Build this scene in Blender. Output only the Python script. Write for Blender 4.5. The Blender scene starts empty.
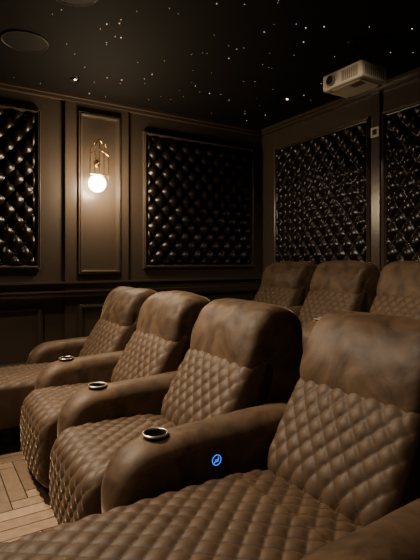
import bpy, bmesh, math, random
from mathutils import Vector, noise, Matrix
random.seed(4)
scene = bpy.context.scene
H = 1.30
XW, YW, ZC = 3.86, 4.90, 3.05
X0, Y0 = -3.2, -1.6

# ---------------------------------------------------------------- materials
def newmat(name):
    m = bpy.data.materials.new(name); m.use_nodes = True
    return m, m.node_tree, m.node_tree.nodes['Principled BSDF']
def simple(name, col, rough=0.5, metal=0.0, bump=0.0, scale=60, emis=None, es=0, coat=0, spec=.5):
    m, nt, b = newmat(name)
    b.inputs['Base Color'].default_value = (*col, 1)
    b.inputs['Roughness'].default_value = rough
    b.inputs['Metallic'].default_value = metal
    b.inputs['Coat Weight'].default_value = coat
    b.inputs['Specular IOR Level'].default_value = spec
    if emis:
        b.inputs['Emission Color'].default_value = (*emis, 1)
        b.inputs['Emission Strength'].default_value = es
    if bump:
        tc = nt.nodes.new('ShaderNodeTexCoord'); n = nt.nodes.new('ShaderNodeTexNoise')
        n.inputs['Scale'].default_value = scale; n.inputs['Detail'].default_value = 4
        bp = nt.nodes.new('ShaderNodeBump'); bp.inputs['Strength'].default_value = bump
        bp.inputs['Distance'].default_value = 0.005
        nt.links.new(tc.outputs['Object'], n.inputs['Vector'])
        nt.links.new(n.outputs['Fac'], bp.inputs['Height'])
        nt.links.new(bp.outputs['Normal'], b.inputs['Normal'])
    return m
def velvet(name, dark, light, lo=0.36, hi=0.66, sc=4.5, bump=.25, crease_shade=False):
    m, nt, b = newmat(name)
    N = nt.nodes; L = nt.links
    tc = N.new('ShaderNodeTexCoord')
    n1 = N.new('ShaderNodeTexNoise'); n1.inputs['Scale'].default_value = sc
    n1.inputs['Detail'].default_value = 5; n1.inputs['Roughness'].default_value = 0.6
    n1.inputs['Distortion'].default_value = 1.2
    r = N.new('ShaderNodeValToRGB')
    r.color_ramp.elements[0].position = lo; r.color_ramp.elements[0].color = (*dark, 1)
    r.color_ramp.elements[1].position = hi; r.color_ramp.elements[1].color = (*light, 1)
    L.new(tc.outputs['Object'], n1.inputs['Vector']); L.new(n1.outputs['Fac'], r.inputs['Fac'])
    n3 = N.new('ShaderNodeTexNoise'); n3.inputs['Scale'].default_value = 420; n3.inputs['Detail'].default_value = 2
    mp = N.new('ShaderNodeMapRange'); mp.inputs['To Min'].default_value = .75; mp.inputs['To Max'].default_value = 1.25
    mm = N.new('ShaderNodeMix'); mm.data_type = 'RGBA'; mm.blend_type = 'MULTIPLY'; mm.inputs[0].default_value = 1
    L.new(tc.outputs['Object'], n3.inputs['Vector']); L.new(n3.outputs['Fac'], mp.inputs['Value'])
    L.new(r.outputs['Color'], mm.inputs[6]); L.new(mp.outputs['Result'], mm.inputs[7])
    out = mm.outputs[2]
    sheen = 0.8
    b.inputs['Sheen Weight'].default_value = sheen
    if crease_shade:   # shade of the quilted creases painted along the seams; sheen fades with it
        at = N.new('ShaderNodeAttribute'); at.attribute_name = 'crease_shade'
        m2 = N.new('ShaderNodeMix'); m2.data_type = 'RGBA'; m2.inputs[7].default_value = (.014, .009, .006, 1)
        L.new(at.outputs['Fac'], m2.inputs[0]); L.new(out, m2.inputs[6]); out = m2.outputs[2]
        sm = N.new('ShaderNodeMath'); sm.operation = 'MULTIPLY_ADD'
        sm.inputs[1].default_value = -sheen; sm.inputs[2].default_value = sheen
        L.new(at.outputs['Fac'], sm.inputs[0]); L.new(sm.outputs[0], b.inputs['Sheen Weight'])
    L.new(out, b.inputs['Base Color'])
    b.inputs['Roughness'].default_value = 0.58
    b.inputs['Sheen Roughness'].default_value = 0.22
    b.inputs['Sheen Tint'].default_value = (0.92, 0.69, 0.48, 1)
    b.inputs['Specular IOR Level'].default_value = 0.32
    n2 = N.new('ShaderNodeTexNoise'); n2.inputs['Scale'].default_value = 13
    n2.inputs['Detail'].default_value = 4
    bp = N.new('ShaderNodeBump'); bp.inputs['Strength'].default_value = bump
    bp.inputs['Distance'].default_value = 0.012
    L.new(tc.outputs['Object'], n2.inputs['Vector']); L.new(n2.outputs['Fac'], bp.inputs['Height'])
    L.new(bp.outputs['Normal'], b.inputs['Normal'])
    return m
M_vel = velvet('velvet_brown', (0.037, 0.022, 0.0125), (0.112, 0.069, 0.039), bump=.25)
M_quilt = velvet('velvet_quilted', (0.060, 0.036, 0.020), (0.090, 0.055, 0.031), bump=.08, crease_shade=True)
M_wall = simple('wall_paint_dark', (0.062, 0.048, 0.037), 0.42, bump=0.06, scale=90)
M_trim = simple('trim_paint_dark', (0.070, 0.054, 0.042), 0.28)
M_leather = simple('black_leather', (0.010, 0.0065, 0.0045), 0.30, bump=0.12, scale=120)
M_button = simple('button_leather', (0.010, 0.007, 0.005), 0.6)
M_ceil = simple('ceiling_black', (0.0045, 0.0035, 0.003), 0.8, bump=0.1, scale=40, spec=.2)
M_star = simple('star_fibre', (1, 0.8, 0.6), 0.5, emis=(1, 0.72, 0.48), es=3.2)
M_brass = simple('brass', (0.80, 0.52, 0.2), 0.25, 1.0)
M_black = simple('black_plastic', (0.01, 0.01, 0.01), 0.35)
M_grille = simple('speaker_black', (0.006, 0.0055, 0.005), 0.7, spec=.3)
M_steel = simple('steel', (0.75, 0.68, 0.6), 0.3, 1.0)
M_glow = simple('sconce_glass_lit', (1, 0.9, 0.75), 0.3, emis=(1, 0.78, 0.48), es=36)
M_blue = simple('blue_led', (0.02, 0.1, 0.5), 0.3, emis=(0.03, 0.2, 1), es=2.0)
M_proj = simple('projector_shell', (0.75, 0.68, 0.57), 0.4)
M_projd = simple('projector_vent', (0.2, 0.165, 0.13), 0.5)
M_white = simple('switch_white', (0.75, 0.7, 0.6), 0.4)
M_lens = simple('lens_glass', (0.02, 0.02, 0.03), 0.05, coat=1)
M_carpet = simple('riser_carpet', (0.03, 0.022, 0.017), 0.95, bump=0.5, scale=300)
M_lamp = simple('downlight_lit', (1, .85, .65), 0.4, emis=(1, 0.75, 0.5), es=8)
M_wood, nt, b = newmat('herringbone_oak')
at = nt.nodes.new('ShaderNodeAttribute'); at.attribute_name = 'Col'
tc = nt.nodes.new('ShaderNodeTexCoord')
nz = nt.nodes.new('ShaderNodeTexNoise'); nz.inputs['Scale'].default_value = 28; nz.inputs['Detail'].default_value = 6
mx = nt.nodes.new('ShaderNodeMix'); mx.data_type = 'RGBA'; mx.blend_type = 'MULTIPLY'; mx.inputs[0].default_value = 0.6
nt.links.new(tc.outputs['Object'], nz.inputs['Vector'])
nt.links.new(at.outputs['Color'], mx.inputs[6]); nt.links.new(nz.outputs['Fac'], mx.inputs[7])
nt.links.new(mx.outputs[2], b.inputs['Base Color']); b.inputs['Roughness'].default_value = 0.4

# ---------------------------------------------------------------- helpers
def link(o, parent=None):
    scene.collection.objects.link(o)
    if parent: o.parent = parent
    return o
def mesh_obj(name, verts, faces, mat, smooth=True, parent=None, loc=(0, 0, 0)):
    me = bpy.data.meshes.new(name); me.from_pydata([tuple(v) for v in verts], [], faces)
    me.validate(); me.materials.append(mat)
    bm = bmesh.new(); bm.from_mesh(me); bmesh.ops.recalc_face_normals(bm, faces=bm.faces[:]); bm.to_mesh(me); bm.free()
    for p in me.polygons: p.use_smooth = smooth
    o = bpy.data.objects.new(name, me); o.location = loc
    return link(o, parent)
def empty(name, loc=(0, 0, 0)):
    e = bpy.data.objects.new(name, None); e.location = loc; e.empty_display_size = 0.1
    return link(e)
def box(name, lo, hi, mat, parent=None, bevel=0.0, loc=(0, 0, 0)):
    bm = bmesh.new(); bmesh.ops.create_cube(bm, size=1)
    for v in bm.verts:
        v.co = Vector([(lo[i] + hi[i]) / 2 + v.co[i] * (hi[i] - lo[i]) for i in range(3)])
    if bevel: bmesh.ops.bevel(bm, geom=bm.edges[:], offset=bevel, segments=3, profile=0.5, affect='EDGES')
    me = bpy.data.meshes.new(name); bm.to_mesh(me); bm.free(); me.materials.append(mat)
    o = bpy.data.objects.new(name, me); o.location = loc
    return link(o, parent)
def cyl(name, p, r, h, axis, mat, parent=None, seg=32, r2=None, bevel=0):
    bm = bmesh.new(); bmesh.ops.create_cone(bm, cap_ends=True, segments=seg, radius1=r, radius2=r if r2 is None else r2, depth=h)
    if bevel: bmesh.ops.bevel(bm, geom=[e for e in bm.edges if len(e.link_faces) == 2 and any(len(f.verts) > 4 for f in e.link_faces)], offset=bevel, segments=2, affect='EDGES')
    R = {'z': Matrix(), 'x': Matrix.Rotation(math.pi / 2, 4, 'Y'), 'y': Matrix.Rotation(math.pi / 2, 4, 'X')}[axis]
    bmesh.ops.transform(bm, matrix=R, verts=bm.verts[:])
    me = bpy.data.meshes.new(name); bm.to_mesh(me); bm.free(); me.materials.append(mat)
    for q in me.polygons: q.use_smooth = len(q.vertices) == 4
    o = bpy.data.objects.new(name, me); o.location = p
    return link(o, parent)
def torus(name, p, R, r, axis, mat, parent=None, seg=40, rs=10, sc=(1, 1)):
    vs, fs = [], []
    for i in range(seg):
        a = 2 * math.pi * i / seg
        for j in range(rs):
            c = 2 * math.pi * j / rs
            u, v, w = (R + r * math.cos(c)) * math.cos(a) * sc[0], (R + r * math.cos(c)) * math.sin(a) * sc[1], r * math.sin(c)
            vs.append({'z': (u, v, w), 'y': (u, w, v), 'x': (w, u, v)}[axis])
            fs.append((i * rs + j, ((i + 1) % seg) * rs + j, ((i + 1) % seg) * rs + (j + 1) % rs, i * rs + (j + 1) % rs))
    return mesh_obj(name, vs, fs, mat, True, parent, p)
def cupmesh(name, p, r, depth, mat, parent):
    prof = [(r + .003, .002), (r, .002), (r - .001, -.01), (r - .003, -depth), (0.0005, -depth), ]
    seg = 36; vs, fs = [], []
    for pr, pz in prof:
        for i in range(seg):
            a = 2 * math.pi * i / seg; vs.append((pr * math.cos(a), pr * math.sin(a), pz))
    for k in range(len(prof) - 1):
        for i in range(seg):
            fs.append((k * seg + i, k * seg + (i + 1) % seg, (k + 1) * seg + (i + 1) % seg, (k + 1) * seg + i))
    return mesh_obj(name, vs, fs, mat, True, parent, p)
def tube(name, pts, r, mat, parent=None, closed=False, loc=(0, 0, 0)):
    cu = bpy.data.curves.new(name, 'CURVE'); cu.dimensions = '3D'; cu.bevel_depth = r; cu.bevel_resolution = 3
    s = cu.splines.new('POLY'); s.points.add(len(pts) - 1); s.use_cyclic_u = closed
    for q, p in zip(s.points, pts): q.co = (*p, 1)
    cu.materials.append(mat); o = bpy.data.objects.new(name, cu); o.location = loc
    return link(o, parent)
def sphere(name, p, r, mat, parent=None, sc=(1, 1, 1)):
    bm = bmesh.new(); bmesh.ops.create_uvsphere(bm, u_segments=32, v_segments=20, radius=r)
    for v in bm.verts: v.co = Vector([v.co[i] * sc[i] for i in range(3)])
    me = bpy.data.meshes.new(name); bm.to_mesh(me); bm.free(); me.materials.append(mat)
    for q in me.polygons: q.use_smooth = True
    o = bpy.data.objects.new(name, me); o.location = p
    return link(o, parent)

def chaikin(p, n):
    for _ in range(n):
        q = []
        for i in range(len(p)):
            a, b = Vector(p[i]), Vector(p[(i + 1) % len(p)])
            q += [a * .75 + b * .25, a * .25 + b * .75]
        p = q
    return [Vector(a) for a in p]
def resample(p, ds):
    n = len(p); L = [0]
    for i in range(n): L.append(L[-1] + (p[(i + 1) % n] - p[i]).length)
    tot = L[-1]; k = max(12, int(tot / ds)); out = []; j = 0
    for i in range(k):
        s = tot * i / k
        while L[j + 1] < s: j += 1
        f = (s - L[j]) / max(1e-9, L[j + 1] - L[j])
        out.append(p[j] * (1 - f) + p[(j + 1) % n] * f)
    return out, tot
def slab(name, outline, w, R, Ry, mat, parent, ds=0.02, dy=0.02, quilt=0, crown=0.0, wob=0.0, yc=0, p=2.0, taper=None, zmin=0.025, seed=0):
    area = sum(outline[i][0] * outline[(i + 1) % len(outline)][1] - outline[(i + 1) % len(outline)][0] * outline[i][1] for i in range(len(outline)))
    if area < 0: outline = outline[::-1]
    P, tot = resample(chaikin([Vector(o) for o in outline], 3), ds)
    n = len(P); Nn = []
    for i in range(n):
        t = (P[(i + 1) % n] - P[i - 1]).normalized(); Nn.append(Vector((t.y, -t.x)))
    for _ in range(3):
        Nn = [(Nn[i - 1] + Nn[i] * 2 + Nn[(i + 1) % n]).normalized() for i in range(n)]
    ys = []
    ne = 7
    for i in range(ne): ys.append(-w / 2 + Ry * (1 - math.cos(math.pi / 2 * i / ne)))
    m = max(2, int((w - 2 * Ry) / dy))
    for i in range(m + 1): ys.append(-w / 2 + Ry + (w - 2 * Ry) * i / m)
    for i in range(ne): ys.append(-ys[ne - 1 - i])
    a, b = 0.092, 0.078
    vs, fs, st = [], [], []
    for y in ys:
        e = max(0.0, (abs(y) - (w / 2 - Ry)) / Ry); e = min(1, e)
        off = R * (max(0, 1 - e ** p)) ** (1 / p) + crown * (1 - (2 * y / w) ** 2)
        for i in range(n):
            s = tot * i / n; o = off; nn = Nn[i]
            if quilt:
                mk = min(1, max(0, (-nn.x * .6 + nn.y - .1) / .25)) * (1 - e ** 2)
                u = s / a + y / b; v = s / a - y / b
                su, sv = abs(math.sin(math.pi * u)), abs(math.sin(math.pi * v))
                o += mk * quilt * ((su * sv) ** 0.42 - 0.4)
                st.append(mk * max(0, 1 - min(su, sv) / .22) * .85)  # painted crease shade, strongest on the seam lines
            x, z = P[i].x + nn.x * o, P[i].y + nn.y * o
            yy = y
            if taper: yy = y * taper(x, z)
            if wob:
                q = Vector((x * 5 + seed, y * 5, z * 5)); d = noise.noise(q) * wob + noise.noise(q * 3) * wob * .4
                x += nn.x * d; z += nn.y * d
            vs.append((x, yy + yc, max(zmin, z)))
    for j in range(len(ys) - 1):
        for i in range(n):
            fs.append((j * n + i, j * n + (i + 1) % n, (j + 1) * n + (i + 1) % n, (j + 1) * n + i))
    fs.append(tuple(range(n))); fs.append(tuple((len(ys) - 1) * n + i for i in range(n)))
    o = mesh_obj(name, vs, fs, mat, True, parent)
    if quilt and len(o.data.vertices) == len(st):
        at = o.data.attributes.new('crease_shade', 'FLOAT', 'POINT'); at.data.foreach_set('value', st)
    return o

# ---------------------------------------------------------------- recliners
OX = 1.1
Q = .014
CUPX = .74 - OX
cache = {}
def part(key, name, parent, fn):
    if key in cache:
        o = bpy.data.objects.new(name, cache[key]); return link(o, parent)
    o = fn(); cache[key] = o.data; return o
def sh(o): return [(x - OX, z) for x, z in o]
AO = sh([(.62, .08), (.60, .38), (.605, .48), (.65, .545), (.76, .565), (1.10, .57), (1.38, .585), (1.52, .54), (1.56, .30), (1.54, .08)])
def arm_mesh(cut):
    o = slab('armrest', AO, .20, .065, .085, M_vel, None, .013, .010, wob=.006, p=2.1)
    if cut:
        c = cyl('cutter', (CUPX, 0, .64), .0455, .16, 'z', M_black, None, 36)
        mod = o.modifiers.new('cup', 'BOOLEAN'); mod.operation = 'DIFFERENCE'; mod.object = c; mod.solver = 'EXACT'
        bpy.context.view_layer.update()
        dg = bpy.context.evaluated_depsgraph_get()
        me = bpy.data.meshes.new_from_object(o.evaluated_get(dg))
        bpy.data.objects.remove(c)
    else: me = o.data
    bpy.data.objects.remove(o)
    return me
cache['arm'] = arm_mesh(False); cache['armcup'] = arm_mesh(True)
def recliner(x, yc, z, chaise=False, arms=((-.4, 0, 0, True),), panel=False, seed=0):
    c = empty('recliner_armchair', (x + OX, yc, z))
    if chaise:
        so = sh([(1.22, .43), (.55, .44), (-.10, .43), (-.20, .40), (-.215, .30), (-.12, .215), (.60, .21), (1.22, .21)])
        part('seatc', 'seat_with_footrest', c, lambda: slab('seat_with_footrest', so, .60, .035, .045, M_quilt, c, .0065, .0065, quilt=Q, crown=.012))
        part('base', 'base', c, lambda: box('base', (.60 - OX, -.28, .03), (1.5 - OX, .28, .22), M_vel, c, .02))
    else:
        so = sh([(1.22, .43), (.66, .445), (.60, .44), (.555, .40), (.55, .20), (.56, .08), (1.22, .08)])
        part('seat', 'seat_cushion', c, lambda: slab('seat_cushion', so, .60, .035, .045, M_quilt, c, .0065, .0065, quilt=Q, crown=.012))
    bo = sh([(1.12, .44), (1.22, .62), (1.33, .80), (1.45, .82), (1.40, .62), (1.25, .42)])
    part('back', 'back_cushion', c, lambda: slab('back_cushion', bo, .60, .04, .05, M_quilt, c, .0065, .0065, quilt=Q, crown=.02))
    shl = sh([(1.24, .40), (1.38, .78), (1.46, .95), (1.54, 1.0), (1.61, .97), (1.62, .75), (1.58, .35), (1.55, .07), (1.24, .07)])
    part('shell', 'back_shell', c, lambda: slab('back_shell', shl, .60, .03, .03, M_vel, c, wob=.004))
    ho = sh([(1.345, .755), (1.355, .86), (1.395, .965), (1.46, 1.018), (1.55, 1.018), (1.595, .96), (1.585, .86), (1.54, .77), (1.46, .715), (1.38, .705)])
    tp = lambda x, z: 1.0 - .12 * max(0, (.82 - z) / .14) if z < .82 else 1.0
    slab('head_pillow', ho, .60, .060, .070, M_vel, c, .012, .013, crown=.012, wob=.014, p=2.6, taper=tp, seed=seed * 3.7)
    for k, (ya, ax, az, cup) in enumerate(arms):
        o = link(bpy.data.objects.new('armrest_%d' % (k + 1), cache['armcup' if cup else 'arm']), c); o.location = (ax, ya, az)
        if cup:
            torus('cup_ring', (CUPX + ax, ya, .635 + az), .0475, .0045, 'z', M_steel, c)
            cupmesh('cup_well', (CUPX + ax, ya, .634 + az), .0445, .06, M_black, c)
    if panel:
        ya = -.4 - .10
        px, pz = .975 - OX, .52
        box('control_plate', (px - .030, ya - .006, pz - .034), (px + .030, ya + .01, pz + .034), M_black, c, .004)
        torus('control_led_ring', (px, ya - .008, pz), .020, .0013, 'y', M_blue, c)
        tube('control_led_mark', [(px + .009, ya - .008, pz + .011), (px + .005, ya - .008, pz - .006), (px - .009, ya - .008, pz - .006), (px - .011, ya - .008, pz - .011)], .0016, M_blue, c)
        tube('control_led_arm', [(px + .003, ya - .008, pz + .001), (px - .007, ya - .008, pz + .001)], .0013, M_blue, c)
    for fx in (.68, 1.48):
        for fy in (-.24, .24):
            cyl('foot', (fx - OX, fy, .02), .025, .04, 'z', M_black, c, 16)
    return c
recliner(.08, 1.20, 0, chaise=True, arms=((-.44, -.03, -.03, False),), seed=1)
recliner(0, 2.03, 0, panel=True, arms=((-.4, .02, 0, True),), seed=2)
recliner(0, 2.83, 0, arms=((-.4, .05, 0, True),), seed=3)
recliner(0, 3.63, 0, chaise=True, arms=((-.4, .09, 0, True), (.4, .18, 0, False)), seed=4)
RZ = .22
recliner(1.90, 2.24, RZ, seed=5); recliner(1.90, 3.02, RZ, seed=6)
recliner(1.90, 3.80, RZ, arms=((-.4, 0, 0, True), (.4, 0, 0, True)), seed=7)

# ---------------------------------------------------------------- room
T = .3
box('wall_side', (X0 - T, YW, 0), (XW + T, YW + T, ZC + .1), M_wall)
box('wall_rear', (XW, Y0 - T, 0), (XW + T, YW, ZC + .1), M_wall)
box('wall_near', (X0 - T, Y0 - T, 0), (XW, Y0, ZC + .1), M_wall)
box('wall_screen', (X0 - T, Y0, 0), (X0, YW, ZC + .1), M_wall)
box('ceiling', (X0, Y0, ZC), (XW, YW, ZC + .1), M_ceil)
box('floor_riser', (2.12, Y0 + .01, 0), (XW - .001, YW - .001, RZ), M_carpet, bevel=.01)
vs, fs, cols = [], [], []
W_, n_ = .09, 5
vs += [(X0, Y0, -.01), (XW, Y0, -.01), (XW, YW, -.01), (X0, YW, -.01)]; fs.append((0, 1, 2, 3)); cols.append((.03, .022, .016))
def plank(x0, y0, x1, y1, tone):
    g = .003
    q = [(x0 + g, y0 + g), (x1 - g, y0 + g), (x1 - g, y1 - g), (x0 + g, y1 - g)]
    q = [(a + .3, b_ + 1.6) for a, b_ in q]
    cx = sum(a for a, _ in q) / 4; cy = sum(b_ for _, b_ in q) / 4
    if not (X0 < cx < min(XW, 2.3) and Y0 < cy < YW): return
    k = len(vs); vs.extend([(a, b_, 0.0) for a, b_ in q]); fs.append((k, k + 1, k + 2, k + 3))
    v = random.uniform(.72, 1.15) * tone; cols.append((.36 * v, .25 * v, .165 * v))
for i in range(-55, 45):
    for j in range(-55, 55):
        k = (i - j) % (2 * n_)
        if k == 0: plank(i * W_, j * W_, (i + n_) * W_, (j + 1) * W_, 1.15)
        if k == 2 * n_ - 1: plank(i * W_, j * W_, (i + 1) * W_, (j + n_) * W_, .75)
fl = mesh_obj('floor', vs, fs, M_wood, False)
ca_ = fl.data.color_attributes.new('Col', 'FLOAT_COLOR', 'CORNER')
for p_ in fl.data.polygons:
    c3 = cols[p_.index] if p_.index < len(cols) else (.3, .25, .2)
    for li in p_.loop_indices: ca_.data[li].color = (*c3, 1)

def wp(w, a, z, d): return (a, YW - d, z) if w == 'S' else (XW - d, a, z)
PROF = [(0, 0), (0, .018), (.008, .026), (.018, .022), (.024, .030), (.036, .026), (.042, .012), (.05, .010), (.05, 0)]
def frame_geo(w, a0, a1, z0, z1, prof, base, vs, fs):
    k = len(vs)
    for o, d in prof:
        for a, z in ((a0 + o, z0 + o), (a1 - o, z0 + o), (a1 - o, z1 - o), (a0 + o, z1 - o)):
            vs.append(wp(w, a, z, d + base))
    for i in range(len(prof) - 1):
        for j in range(4):
            fs.append((k + i * 4 + j, k + i * 4 + (j + 1) % 4, k + (i + 1) * 4 + (j + 1) % 4, k + (i + 1) * 4 + j))
def wbox(w, a0, a1, z0, z1, d0, d1, vs, fs):
    k = len(vs)
    for d in (d0, d1):
        for a, z in ((a0, z0), (a1, z0), (a1, z1), (a0, z1)): vs.append(wp(w, a, z, d))
    fs += [(k, k+1, k+2, k+3), (k+4, k+5, k+6, k+7)] + [(k+j, k+(j+1) % 4, k+4+(j+1) % 4, k+4+j) for j in range(4)]
def tuft(w, a0, a1, z0, z1):
    par = empty('tufted_wall_panel', wp(w, (a0 + a1) / 2, (z0 + z1) / 2, 0))
    ox, oy, oz = par.location
    A, B = .175, .215
    st = .0125; na = int((a1 - a0) / st); nzz = int((z1 - z0) / st)
    vs, fs = [], []
    for i in range(na + 1):
        for j in range(nzz + 1):
            a = a0 + (a1 - a0) * i / na; z = z0 + (z1 - z0) * j / nzz
            u = (a - a0) / A + (z - z0) / B; v = (a - a0) / A - (z - z0) / B
            su, sv = abs(math.sin(math.pi * u)), abs(math.sin(math.pi * v))
            h = (su * sv) ** .6 * .055
            h *= 1 + .25 * noise.noise(Vector((math.floor(u) * 1.7, math.floor(v) * 2.3, a0)))
            h += .004 * noise.noise(Vector((a * 14, z * 14, a0)))
            ed = min(a - a0, a1 - a, z - z0, z1 - z); h = (h + .01) * min(1, ed / .03) ** .5
            x, y, zz = wp(w, a, z, max(.001, h)); vs.append((x - ox, y - oy, zz - oz))
    for i in range(na):
        for j in range(nzz):
            k = i * (nzz + 1) + j; fs.append((k, k + 1, k + nzz + 2, k + nzz + 1))
    mesh_obj('tufted_leather', vs, fs, M_leather, True, par)
    bm = bmesh.new()
    U = int((a1 - a0) / A) * 2 + 4; V = int((z1 - z0) / B) * 2 + 4
    for i in range(U):
        for j in range(V):
            if (i + j) % 2: continue
            a = a0 + i * A / 2; z = z0 + j * B / 2
            if not (a0 + .02 < a < a1 - .02 and z0 + .02 < z < z1 - .02): continue
            x, y, zz = wp(w, a, z, .012)
            bmesh.ops.create_uvsphere(bm, u_segments=10, v_segments=6, radius=.011, matrix=Matrix.Translation((x - ox, y - oy, zz - oz)))
    me = bpy.data.meshes.new('tuft_buttons'); bm.to_mesh(me); bm.free(); me.materials.append(M_button)
    for q in me.polygons: q.use_smooth = True
    link(bpy.data.objects.new('tuft_buttons', me), par)
    v2, f2 = [], []
    fr = .045
    frame_geo(w, a0 - fr, a1 + fr, z0 - fr, z1 + fr, [(a * .95, d * 1.5) for a, d in PROF], 0, v2, f2)
    v2 = [(x - ox, y - oy, z - oz) for x, y, z in v2]
    mesh_obj('panel_frame', v2, f2, M_trim, False, par)
ZT0, ZT1 = 1.27, 2.76
tuft('S', 2.17, 3.66, ZT0, ZT1)
tuft('S', -.55, .95, ZT0, ZT1 + .04)
tuft('R', 3.15, 4.56, ZT0, ZT1 - .02)
tuft('R', 1.45, 2.92, ZT0, ZT1 - .02)
vs, fs = [], []
wbox('S', 1.24, 1.94, 0, ZC, 0, .035, vs, fs)
frame_geo('S', 1.37, 1.84, 1.17, 2.90, PROF, .035, vs, fs)
for a0, a1 in ((-.62, 1.02), (2.10, 3.72)): frame_geo('S', a0, a1, .24, .85, PROF, 0, vs, fs)
frame_geo('S', 1.37, 1.84, .24, .85, PROF, .035, vs, fs)
for z0, z1, d in ((.92, .94, .045), (.94, .985, .06), (.985, 1.0, .07), (1.075, 1.095, .042)):
    wbox('S', X0, XW, z0, z1, 0, d + .02, vs, fs)
mesh_obj('trim_1', vs, fs, M_trim, False)
vs, fs = [], []
wbox('R', 2.985, 3.085, 1.0, ZC, 0, .03, vs, fs)
for a0, a1 in ((3.1, 4.62), (1.4, 2.98), (-.6, 1.2)): frame_geo('R', a0, a1, .40, .85, PROF, 0, vs, fs)
for z0, z1, d in ((.92, .94, .045), (.94, .985, .06), (.985, 1.0, .07), (1.075, 1.095, .042)):
    wbox('R', Y0, YW - .09, z0, z1, 0, d + .02, vs, fs)
mesh_obj('trim_2', vs, fs, M_trim, False)
vs, fs = [], []
for w, a0, a1 in (('S', X0, XW), ('R', Y0, YW)):
    wbox(w, a0, a1, ZC - .03, ZC, 0, .09, vs, fs); wbox(w, a0, a1, ZC - .06, ZC - .03, 0, .055, vs, fs)
mesh_obj('trim_3', vs, fs, M_trim, False)
vs, fs = [], []
wbox('S', X0, 2.11, 0, .16, .036, .055, vs, fs); mesh_obj('baseboard_side', vs, fs, M_trim, False)

# stars
bm = bmesh.new()
for _ in range(300):
    x = random.uniform(-1.5, XW - .15); y = random.uniform(.2, YW - .15)
    r = random.choice([.0016, .0018, .002, .002, .0025, .0035])
    bmesh.ops.create_icosphere(bm, subdivisions=1, radius=r, matrix=Matrix.Translation((x, y, ZC - r * .4)))
me = bpy.data.meshes.new('star_ceiling_lights'); bm.to_mesh(me); bm.free(); me.materials.append(M_star)
link(bpy.data.objects.new('star_ceiling_lights', me))
for x, y in ((.67, 3.86), (.80, 2.97)):
    s = empty('ceiling_speaker', (x, y, ZC))
    cyl('grille', (0, 0, -.004), .165, .008, 'z', M_grille, s, 48)
    torus('rim', (0, 0, -.006), .172, .006, 'z', M_wall, s)
def downlight(x, y, e, ang=120, r=.05, tgt=None, small=False, col=(1, .79, .56), soft=.05):
    d = empty('recessed_downlight', (x, y, ZC))
    torus('bezel', (0, 0, -.004), r + .01, .006, 'z', M_black, d)
    cyl('lamp_face', (0, 0, -.003), r * (.35 if small else 1), .004, 'z', M_lamp, d)
    if e:
        L = bpy.data.lights.new('lamp', 'SPOT'); L.energy = e; L.spot_size = math.radians(ang); L.spot_blend = 1
        L.color = col; L.shadow_soft_size = soft
        o = bpy.data.objects.new('lamp', L); o.location = (0, 0, -.03)
        if tgt:
            o.rotation_euler = (Vector(tgt) - Vector((x, y, ZC - .03))).to_track_quat('-Z', 'Y').to_euler()
        link(o, d)
downlight(1.22, 4.42, 8, 90, .03, small=True)
downlight(3.30, 3.75, 10, 90, .03, small=True)
downlight(-.3, 2.9, 560, 85, tgt=(1.15, 2.2, .65))  # unseen fixture, added as key light for the front row
downlight(-.2, 3.9, 260, 100, tgt=(.5, 3.2, .2))  # unseen fixture, added to brighten the far chaise and the floor
downlight(-1.0, 1.3, 120, 80, tgt=(1.2, 1.2, .6))  # unseen fixture, added to keep the near chaise lit
downlight(1.9, 1.8, 130, 90, tgt=(3.0, 3.0, .9))  # unseen fixture kept out of view, added to light the back row

# sconce
sx, sz = 1.575, 2.14
s = empty('wall_sconce', (sx, YW - .035, sz))
cyl('backplate', (0, -.01, .22), .035, .02, 'y', M_brass, s, bevel=.003)
cyl('arm', (0, -.05, .22), .006, .08, 'y', M_brass, s)
hx = .10
tube('frame_left', [(-hx, -.09, .05), (-hx, -.09, .34), (-.05, -.09, .44), (-.05, -.09, .09)], .005, M_brass, s)
tube('frame_right', [(hx, -.09, .05), (hx, -.09, .34), (.05, -.09, .44), (.05, -.09, .09)], .005, M_brass, s)
tube('frame_top', [(-.05, -.09, .40), (0, -.09, .47), (.05, -.09, .40)], .005, M_brass, s)
tube('frame_collar', [(-hx, -.09, .09), (hx, -.09, .09)], .006, M_brass, s)
tube('frame_bar', [(-hx, -.09, .30), (0, -.09, .36), (hx, -.09, .30)], .004, M_brass, s)
tube('drop_rod', [(0, -.09, .47), (0, -.09, 0)], .004, M_brass, s)
sphere('glass_globe', (-.03, -.11, -.01), .09, M_glow, s)
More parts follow.
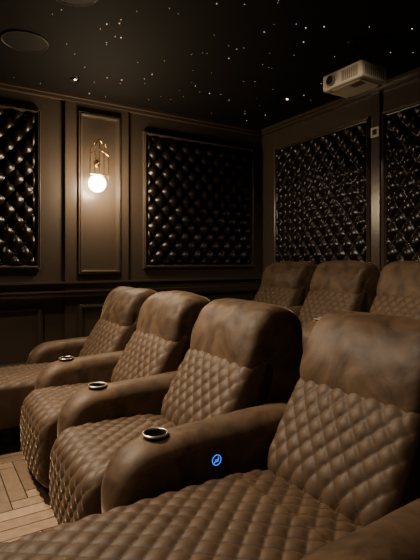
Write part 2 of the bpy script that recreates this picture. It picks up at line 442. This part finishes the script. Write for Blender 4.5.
L = bpy.data.lights.new('sconce_lamp', 'POINT'); L.energy = 50; L.color = (1, .75, .47); L.shadow_soft_size = .09
o = bpy.data.objects.new('sconce_lamp', L); o.location = (-.01, -.30, -.02); link(o, s)

# projector
p = empty('ceiling_projector', (2.90, 2.50, 2.743))
box('body', (-.15, -.20, -.060), (.15, .20, .068), M_proj, p, .018)
box('bottom_plate', (-.11, -.16, -.066), (.11, .16, -.058), M_proj, p, .003)
cyl('lens_ring', (-.155, .10, .0), .042, .03, 'x', M_projd, p, bevel=.004)
cyl('lens', (-.172, .10, .0), .032, .006, 'x', M_lens, p)
for i in range(9): box('front_vent', (-.1525, -.16 + i * .018, -.04), (-.149, -.152 + i * .018, .04), M_projd, p)
for i in range(10): box('side_vent', (-.11 + i * .022, -.2025, -.035), (-.10 + i * .022, -.199, .035), M_projd, p)
for i in range(8): box('bottom_vent', (-.09, -.13 + i * .014, -.068), (-.02, -.124 + i * .014, -.065), M_projd, p)
for a in (-.11, .11):
    for c in (-.15, .15): cyl('foot', (a, c, -.07), .012, .012, 'z', M_projd, p, 16)
cyl('mount_pole', (0, 0, .18), .018, .24, 'z', M_black, p)
box('mount_bracket', (-.07, -.07, .066), (.07, .07, .082), M_proj, p, .003)
cyl('mount_plate', (0, 0, .301), .06, .012, 'z', M_black, p)
t = empty('wall_switch', (XW - .03, 3.035, 2.60))
box('plate', (-.012, -.05, -.05), (0, .05, .05), M_white, t, .004)
box('screen', (-.014, -.026, -.026), (-.011, .026, .026), M_black, t, .001)

w = bpy.data.worlds.new('world'); w.use_nodes = True; scene.world = w
w.node_tree.nodes['Background'].inputs['Color'].default_value = (.02, .014, .01, 1)
w.node_tree.nodes['Background'].inputs['Strength'].default_value = .5
cam = bpy.data.cameras.new('camera'); cam.sensor_fit = 'VERTICAL'; cam.sensor_height = 36; cam.sensor_width = 27
cam.lens = 36 * 459 / 560; cam.shift_y = -18 / 560; cam.clip_start = .02
co = bpy.data.objects.new('camera', cam); co.location = (0, 0, H); co.rotation_euler = (math.pi / 2, 0, -math.radians(31.8))
link(co); scene.camera = co
